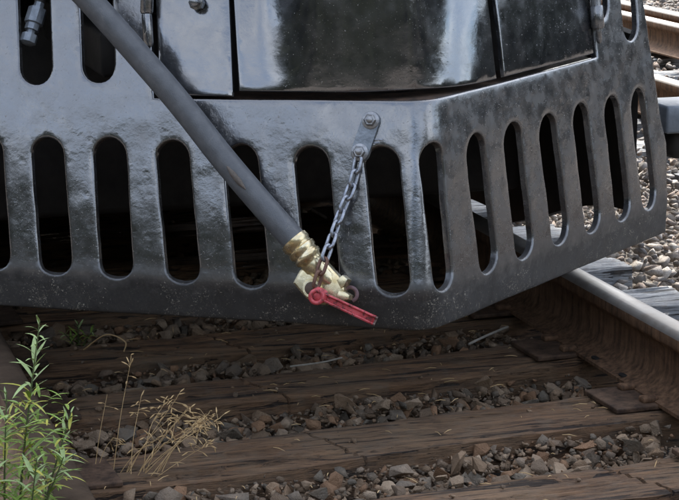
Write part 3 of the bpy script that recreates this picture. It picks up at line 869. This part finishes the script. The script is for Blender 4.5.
# ------------------------------------------------------------------ red dummy coupling on the end of the chain
r0, r1 = onL(-.204, -.020, .100), onL(-.099, -.061, .084)
dummy = tag(empty('dummy_coupling', r0), 'red painted steel handle with a ring hanging at the end of the chain', 'coupling')
DX = (r1 - r0).normalized(); DY = NL.cross(DX).normalized(); DN = DX.cross(DY).normalized()
if DN.dot(NL) < 0: DN = -DN
if DY.z < 0: DY = -DY
def prism(p, q, sec, ax1, ax2):
    n = len(sec); V = [p + ax1 * a * .9 + ax2 * b for a, b in sec] + [q + ax1 * a + ax2 * b for a, b in sec]
    return V, [tuple(range(n))[::-1], tuple(range(n, 2 * n))] + [(i, (i + 1) % n, n + (i + 1) % n, n + i) for i in range(n)]
sec = [(a * .82, b * .85) for a, b in [(-.012, -.006), (.012, -.006), (.012, .007), (.0085, .0085), (.0065, .007), (.004, .0005), (-.004, .0005), (-.0065, .007), (-.0085, .0085), (-.012, .007)]]
hd = tubes('handle', dummy, M_RED, prism(r0 + DX * .005, r1, sec, DY, DN), ang=30)
tubes('handle_end', dummy, mat_simple('bare_chipped_steel', (.10, .06, .05), (.30, .20, .17), .5, 140, .4, .3), prism(r1 + DX * .0005, r1 + DX * .004, [(a * .98, b * .98) for a, b in sec], DY, DN), ang=30)
ring = [onL(-.2125, -.0225, .108) + (DX * math.cos(2 * math.pi * k / 24) + DY * math.sin(2 * math.pi * k / 24) * 1.0) * .0125 for k in range(25)]
tubes('ring', dummy, M_RED, tube(ring, .0045, 10, False), ang=80)
tubes('boss', dummy, M_RED, lump(r0 - DX * .004, DX, DY, DN, .016, .015, .008, 3, 3), ang=60)

# ------------------------------------------------------------------ locomotive: step casting, underframe, truck, car body
stp = bevel_box(1.28, 4.82, .515, .36, .16, .075, .008)
link('step_casting', bm_mesh(stp, True), loco, mat_simple('step_grey_paint', (.12, .14, .16), (.26, .29, .32), .5, 25, .5))
link('step_bracket', bm_mesh(bevel_box(1.25, 4.84, .44, .22, .10, .09, .03, seg=3), True), loco, M_DARK)
def body_prism(plan, z0, z1, inset=0.0):
    n = len(plan); c = Vector((0, 8, 0)); V = [(x, y, z0) for x, y in plan] + [(x * (1 - inset), y + inset * 3 * (1 if y < 6 else -1), z1) for x, y in plan]
    return V, [tuple(range(n))[::-1], tuple(range(n, 2 * n))] + [(i, (i + 1) % n, n + (i + 1) % n, n + i) for i in range(n)]
plan = [(-1.5, 4.95), (-.95, 4.62), (-.35, 4.22), (.02, 4.04), (.26, 4.02), (.55, 4.22), (1.0, 4.62), (1.5, 5.0), (1.5, 17), (-1.5, 17)]
tubes('car_body', loco, M_BODY, body_prism(plan, 1.12, 3.9, .05), ang=30)
FR = [(4.76, .33), (4.95, .29), (5.12, .22), (5.4, .16), (5.75, .15), (6.1, .22), (6.4, .34), (7.6, .34), (7.9, .20), (8.3, .16), (8.7, .24), (9.0, .40), (9.0, .78), (8.3, .84), (7.2, .74), (6.2, .84), (5.4, .80), (4.76, .76)]
for sd_ in (-1, 1):
    n = len(FR); x0, x1 = sd_ * .88, sd_ * .96
    tubes('side_frame', loco, M_DARK, ([Vector((x0, y, z)) for y, z in FR] + [Vector((x1, y, z)) for y, z in FR],
          [tuple(range(n)), tuple(range(n, 2 * n))[::-1]] + [(i, (i + 1) % n, n + (i + 1) % n, n + i) for i in range(n)]), ang=30)
    for y in (5.75, 8.2):
        tubes('wheel', loco, M_DARK, lathe_axis((sd_ * .69, y, .685), (sd_ * .86, y, .685), [(0, .525), (.15, .525), (.2, .50), (.95, .495), (1, .45)], 48))
for y in (5.75, 8.2):
    tubes('axle', loco, M_DARK, lathe_axis((-.70, y, .68), (.70, y, .68), [(0, .09), (1, .09)], 16))
link('slot_blocker_beam', bm_mesh(bevel_box(0, 5.12, .54, 1.66, .08, .52, .02), True), loco, M_DARK)  # beam added to hide the bright rail that showed through a slot
link('slot_blocker_box', bm_mesh(bevel_box(0, 6.45, .46, 1.2, .9, .62, .06), True), loco, M_DARK)  # box added to darken the view through the slots
WG = [(4.50, .335), (4.62, .325), (4.80, .285), (5.02, .215), (5.25, .15), (5.25, .82), (4.50, .78)]  # added plate, outlined to keep sunlit ballast out of the right slots
for sd_ in (1,):
    n = len(WG); x0, x1 = sd_ * .868, sd_ * .898; yo = 0 if sd_ > 0 else -.10
    tubes('slot_blocker_plate', loco, M_DARK, ([Vector((x0, y + yo, z)) for y, z in WG] + [Vector((x1, y + yo, z)) for y, z in WG],
          [tuple(range(n)), tuple(range(n, 2 * n))[::-1]] + [(i, (i + 1) % n, n + (i + 1) % n, n + i) for i in range(n)]), ang=30)
link('fuel_tank', bm_mesh(bevel_box(0, 13.0, .68, 2.6, 4.0, .8, .05), True), loco, M_DARK)
link('pilot_brace', bm_mesh(bevel_box(-.45, 4.75, .80, .08, .9, .10, .01), True), loco, M_DARK)
link('pilot_brace', bm_mesh(bevel_box(.55, 4.85, .80, .08, .8, .10, .01), True), loco, M_DARK)
tubes('coupler_shank', loco, M_DARK, lathe_axis((.05, 4.35, .86), (.05, 6.0, .90), [(0, .07), (1, .09)], 12))

# ------------------------------------------------------------------ wood added out of frame to darken what the paint mirrors
def reflection_wood_belt():
    r = np.random.default_rng(3); V = []
    n_tr = 150
    for k in range(n_tr):
        a = RAD(-20 - 320 * (k + r.uniform(-.3, .3)) / n_tr) + RAD(80)        # leaves the way ahead (+Y) open
        a = RAD(90) + RAD(28) + RAD(304) * (k + r.uniform(-.4, .4)) / n_tr
        R = r.uniform(36, 46); c = np.array([math.cos(a) * R, 4 + math.sin(a) * R, 0]); H = r.uniform(10.0, 16.0) * (.5 if math.cos(a) > .45 else 1.0); w_ = r.uniform(2.2, 3.6)  # tree heights shaped for the reflections, lower on the right
        n = 760; d = r.normal(size=(n, 3)); d /= np.linalg.norm(d, axis=1)[:, None]
        rad = r.uniform(.55, 1.0, (n, 1)) ** .5
        P = c + np.array([0, 0, H * .55]) + d * rad * np.array([w_, w_, H * .5])
        P = P + r.normal(size=(n, 3)) * .25
        t1 = r.normal(size=(n, 3)); t1 /= np.linalg.norm(t1, axis=1)[:, None]; t2 = np.cross(t1, r.normal(size=(n, 3))); t2 /= np.linalg.norm(t2, axis=1)[:, None]
        sz = r.uniform(.5, 1.1, (n, 1))
        V.append(np.stack([P + t1 * sz, P - t1 * sz * .5 + t2 * sz * .8, P - t1 * sz * .5 - t2 * sz * .8], 1).reshape(-1, 3))
    V = np.concatenate(V); m = len(V) // 3
    me = bpy.data.meshes.new('m'); me.vertices.add(len(V)); me.vertices.foreach_set('co', V.ravel()); me.loops.add(len(V)); me.loops.foreach_set('vertex_index', np.arange(len(V), dtype=np.int32))
    me.polygons.add(m); me.polygons.foreach_set('loop_start', np.arange(0, len(V), 3, dtype=np.int32)); me.update(calc_edges=True)
    me.materials.append(mat_simple('reflection_wood_foliage', (.018, .024, .012), (.036, .044, .020), .8, .8, .1))
    o = bpy.data.objects.new('reflection_wood', me); COL.objects.link(o)
    return tag(o, 'belt of unseen dark trees added for their reflection in the black paint', 'trees', kind='stuff')
reflection_wood_belt()

# ------------------------------------------------------------------ plants
def leaf_mesh(L=1.0, W=.16, bend=.25):
    V, Fc = [], []; n = 6
    for i in range(n + 1):
        t = i / n; wd = W * math.sin(math.pi * min(1, .06 + t * .94)) ** .8 * .5 + .002; z = -bend * t * t
        V += [(-wd, t * L, z + wd * .35), (0, t * L, z), (wd, t * L, z + wd * .35)]
    for i in range(n):
        for k in (0, 1): Fc.append((i * 3 + k, i * 3 + k + 1, i * 3 + k + 4, i * 3 + k + 3))
    return mesh_from(V, Fc, True)
LEAVES = []
for bnd in (.05, .35, .75):
    for mt in (M_LEAF, M_LEAFY, M_LEAFP):
        me = leaf_mesh(bend=bnd, W=.165); me.materials.append(mt); LEAVES.append(me)
def put_leaf(root, p, d, up, L, kind):
    d = d.normalized(); x = d.cross(up)
    if x.length < 1e-3: x = Vector((1, 0, 0))
    x.normalize(); z = x.cross(d)
    o = bpy.data.objects.new('leaf', LEAVES[random.randrange(3) * 3 + kind]); COL.objects.link(o); o.parent = root
    o.matrix_local = Matrix.Translation(p - root.location) @ Matrix((x, d, z)).transposed().to_4x4() @ Matrix.Scale(L, 4)
def weed(name, label, base, stems, group=None):
    root = tag(empty(name, base), label, 'weed')
    for (tip, bow, nleaf, Lmax, t0) in stems:
        base_v = Vector(base); tip = Vector(tip)
        pts = catmull([base_v, base_v.lerp(tip, .5) + Vector(bow), tip], 8)
        tubes('stem', root, M_STEM, tube(pts, [.0032 * (1 - .75 * i / len(pts)) for i in range(len(pts))], 7))
        for k in range(nleaf):
            t = t0 + (1 - t0) * (k + random.random() * .6) / nleaf
            f = t * (len(pts) - 1); i = min(int(f), len(pts) - 2); p = pts[i].lerp(pts[i + 1], f - i)
            ax = (pts[i + 1] - pts[i]).normalized(); an = k * 2.4 + random.uniform(-.4, .4)
            rad = Vector((math.cos(an), math.sin(an), 0)); rise = random.uniform(-.1, .7) + 1.0 * t ** 2
            L = Lmax * random.uniform(.7, 1.2) * (.55 + .45 * math.sin(math.pi * min(1, .25 + (1 - t) * .8))) * random.uniform(.75, 1.15)
            if t > .9: L *= .7
            put_leaf(root, p, rad + ax * rise + Vector((0, 0, random.uniform(-.15, .15))), Vector((0, 0, 1)), L, 2 if t > .78 else (1 if random.random() < .28 else 0))
    return root
WB = (-.860, 3.22, -.05)
WEED_STEMS = [((-.808, 3.20, .505), (-.012, 0, .0), 76, 0.043, .30), ((-.762, 3.19, .345), (.004, 0, .04), 25, 0.041, .45), ((-.872, 3.16, .400), (-.012, 0, .0), 34, 0.044, .35),
              ((-.785, 3.14, .285), (.004, 0, .05), 23, 0.043, .4), ((-.895, 3.20, .350), (-.014, 0, .01), 25, 0.046, .35), ((-.835, 3.10, .300), (0, -.01, .02), 34, 0.046, .35), ((-.905, 3.12, .30), (-.01, 0, .02), 29, 0.049, .35), ((-.775, 3.16, .19), (.01, 0, .05), 17, 0.043, .4), ((-.80, 3.24, .22), (.02, 0, .05), 17, 0.043, .4)]
tall = weed('tall_weed', 'tall leafy green weed with pale tip beside the left rail', WB, WEED_STEMS)
def bushy(root, base, n, mat, seed):
    """small side leaves too fine to pick apart, low in the plant"""
    r = random.Random(seed); V, Fc = [], []
    src = leaf_mesh(W=.15, bend=.3); sv_ = [v.co.copy() for v in src.vertices]; sf_ = [tuple(p.vertices) for p in src.polygons]
    for k in range(n):
        h = r.random() ** 1.3; p = Vector(base) + Vector((max(-.08, min(.075, r.gauss(.008, .042))), max(-.09, min(.03, r.gauss(-.03, .035))), .17 + .25 * h))
        p.x += .02 * h
        a = r.uniform(0, 6.28); d = Vector((math.cos(a), math.sin(a), r.uniform(-.2, 1.0))).normalized()
        x = d.cross(Vector((0, 0, 1))).normalized(); z = x.cross(d); L = r.uniform(.018, .042); o = len(V)
        V += [p + (x * q.x + d * q.y + z * q.z) * L for q in sv_]; Fc += [tuple(i + o for i in f) for f in sf_]
    tag(link('foliage', mesh_from(V, Fc, True), root, mat), kind='stuff')
bushy(tall, WB, 330, M_LEAF, 3); bushy(tall, WB, 130, M_LEAFY, 4)
weed('small_weed', 'small feathery green weed low under the left end of the pilot', (-.452, 4.92, -.05), [((-.455, 4.90, .045), (0, 0, 0), 16, .035, .35), ((-.495, 4.88, .025), (0, 0, .01), 10, .032, .3), ((-.415, 4.88, .03), (0, 0, .01), 10, .032, .3)])

def dry_grass(name, label, base, tips, seedy, group=None):
    root = tag(empty(name, base), label, 'grass')
    SM = []
    for (dx, dy, tip, bow) in tips:
        b = Vector(base) + Vector((dx, dy, 0)); tip = Vector(tip); pts = catmull([b, b.lerp(tip, .55) + Vector(bow), tip], 8)
        st = tubes('stalk', root, M_STRAW, tube(pts, [.00095 * (1 - .65 * i / len(pts)) for i in range(len(pts))], 5))
        parts = []
        nS = seedy + random.randint(-4, 3)
        for k in range(max(2, nS)):
            t = random.uniform(.78, 1.0); f = t * (len(pts) - 1); i = min(int(f), len(pts) - 2); p = pts[i].lerp(pts[i + 1], f - i)
            d = Vector((random.gauss(0, 1), random.gauss(0, .6), random.uniform(-.5, 1.0))).normalized()
            q = p + d * random.uniform(.006, .022)
            e = q + (d + Vector((random.uniform(-.5, .5), 0, random.uniform(-1.2, .4)))).normalized() * random.uniform(.010, .017)
            parts.append(tube([p, q], .0004, 4)); parts.append(tube([q, q.lerp(e, .35), q.lerp(e, .75), e], [.0003, .0015, .0011, .0002], 5))
        tag(tubes('seed_head', root, M_STRAW, *parts), kind='stuff')
    return root
GB = (-.50, 3.84, -.05)
tips = []
for k in range(16):
    f = random.random(); hgt = random.uniform(.06, .150)
    tips.append((-.075 + random.uniform(-.03, .05) + .05 * f, random.uniform(-.04, .04), (-.505 + .165 * f + random.uniform(-.012, .012), 3.84 + random.uniform(-.06, .06), hgt), (random.uniform(-.02, .0), 0, random.uniform(-.01, .03))))
dry_grass('dry_grass', 'bushy clump of golden dry seeding grass between the rails', GB, tips, 11)
dry_grass('dry_grass_stalk', 'tall bare dry straw stalk standing left of the golden grass clump', (-.575, 3.86, -.05), [(0, 0, (-.524, 3.87, .232), (-.004, 0, .0)), (.015, .0, (-.500, 3.86, .05), (.0, 0, .02))], 5)
dry_grass('dry_grass_stalk', 'short thin dry straw stalk nearest the tall green weed', (-.612, 3.87, -.05), [(0, 0, (-.573, 3.88, .160), (-.003, 0, .0)), (.0, .01, (-.565, 3.87, .07), (.0, 0, .02))], 5)
tag(tubes('twig', None, M_TWIG, tube(catmull([(.455, 4.50, .018), (.51, 4.53, .026), (.60, 4.60, .026)], 5), .0032, 7)), 'pale bleached twig lying on a tie near the right rail', 'twig')
tag(tubes('twig', None, M_TWIG, tube(catmull([(-.02, 4.46, .012), (.06, 4.465, .014), (.12, 4.49, .014)], 5), .0022, 7)), 'thin pale twig lying on the tie under the pilot point', 'twig')
tag(tubes('withered_weed', None, M_STRAW, tube(catmull([(-.46, 4.80, .0), (-.41, 4.76, .045), (-.37, 4.72, .035), (-.375, 4.71, .012)], 6), .0018, 6)), 'curled dry stem arching over the tie beside the small weed', 'weed')

# straw and leaf litter blown between the rails
lit = []
rl = random.Random(11)
for k in range(150):
    x, y = rl.uniform(-.62, .66), rl.uniform(3.2, 5.0); z = .010 if not tie_free(x, y) else .012
    a = rl.uniform(0, 6.28); L = rl.uniform(.008, .035); d = Vector((math.cos(a), math.sin(a), rl.uniform(-.12, .2))) * L
    p = Vector((x, y, z)); lit.append(tube([p, p + d * .5 + Vector((0, 0, .002)), p + d], [.0007, .0010, .0004], 4))
tag(tubes('straw_litter', ground, M_STRAW, *lit), kind='stuff')
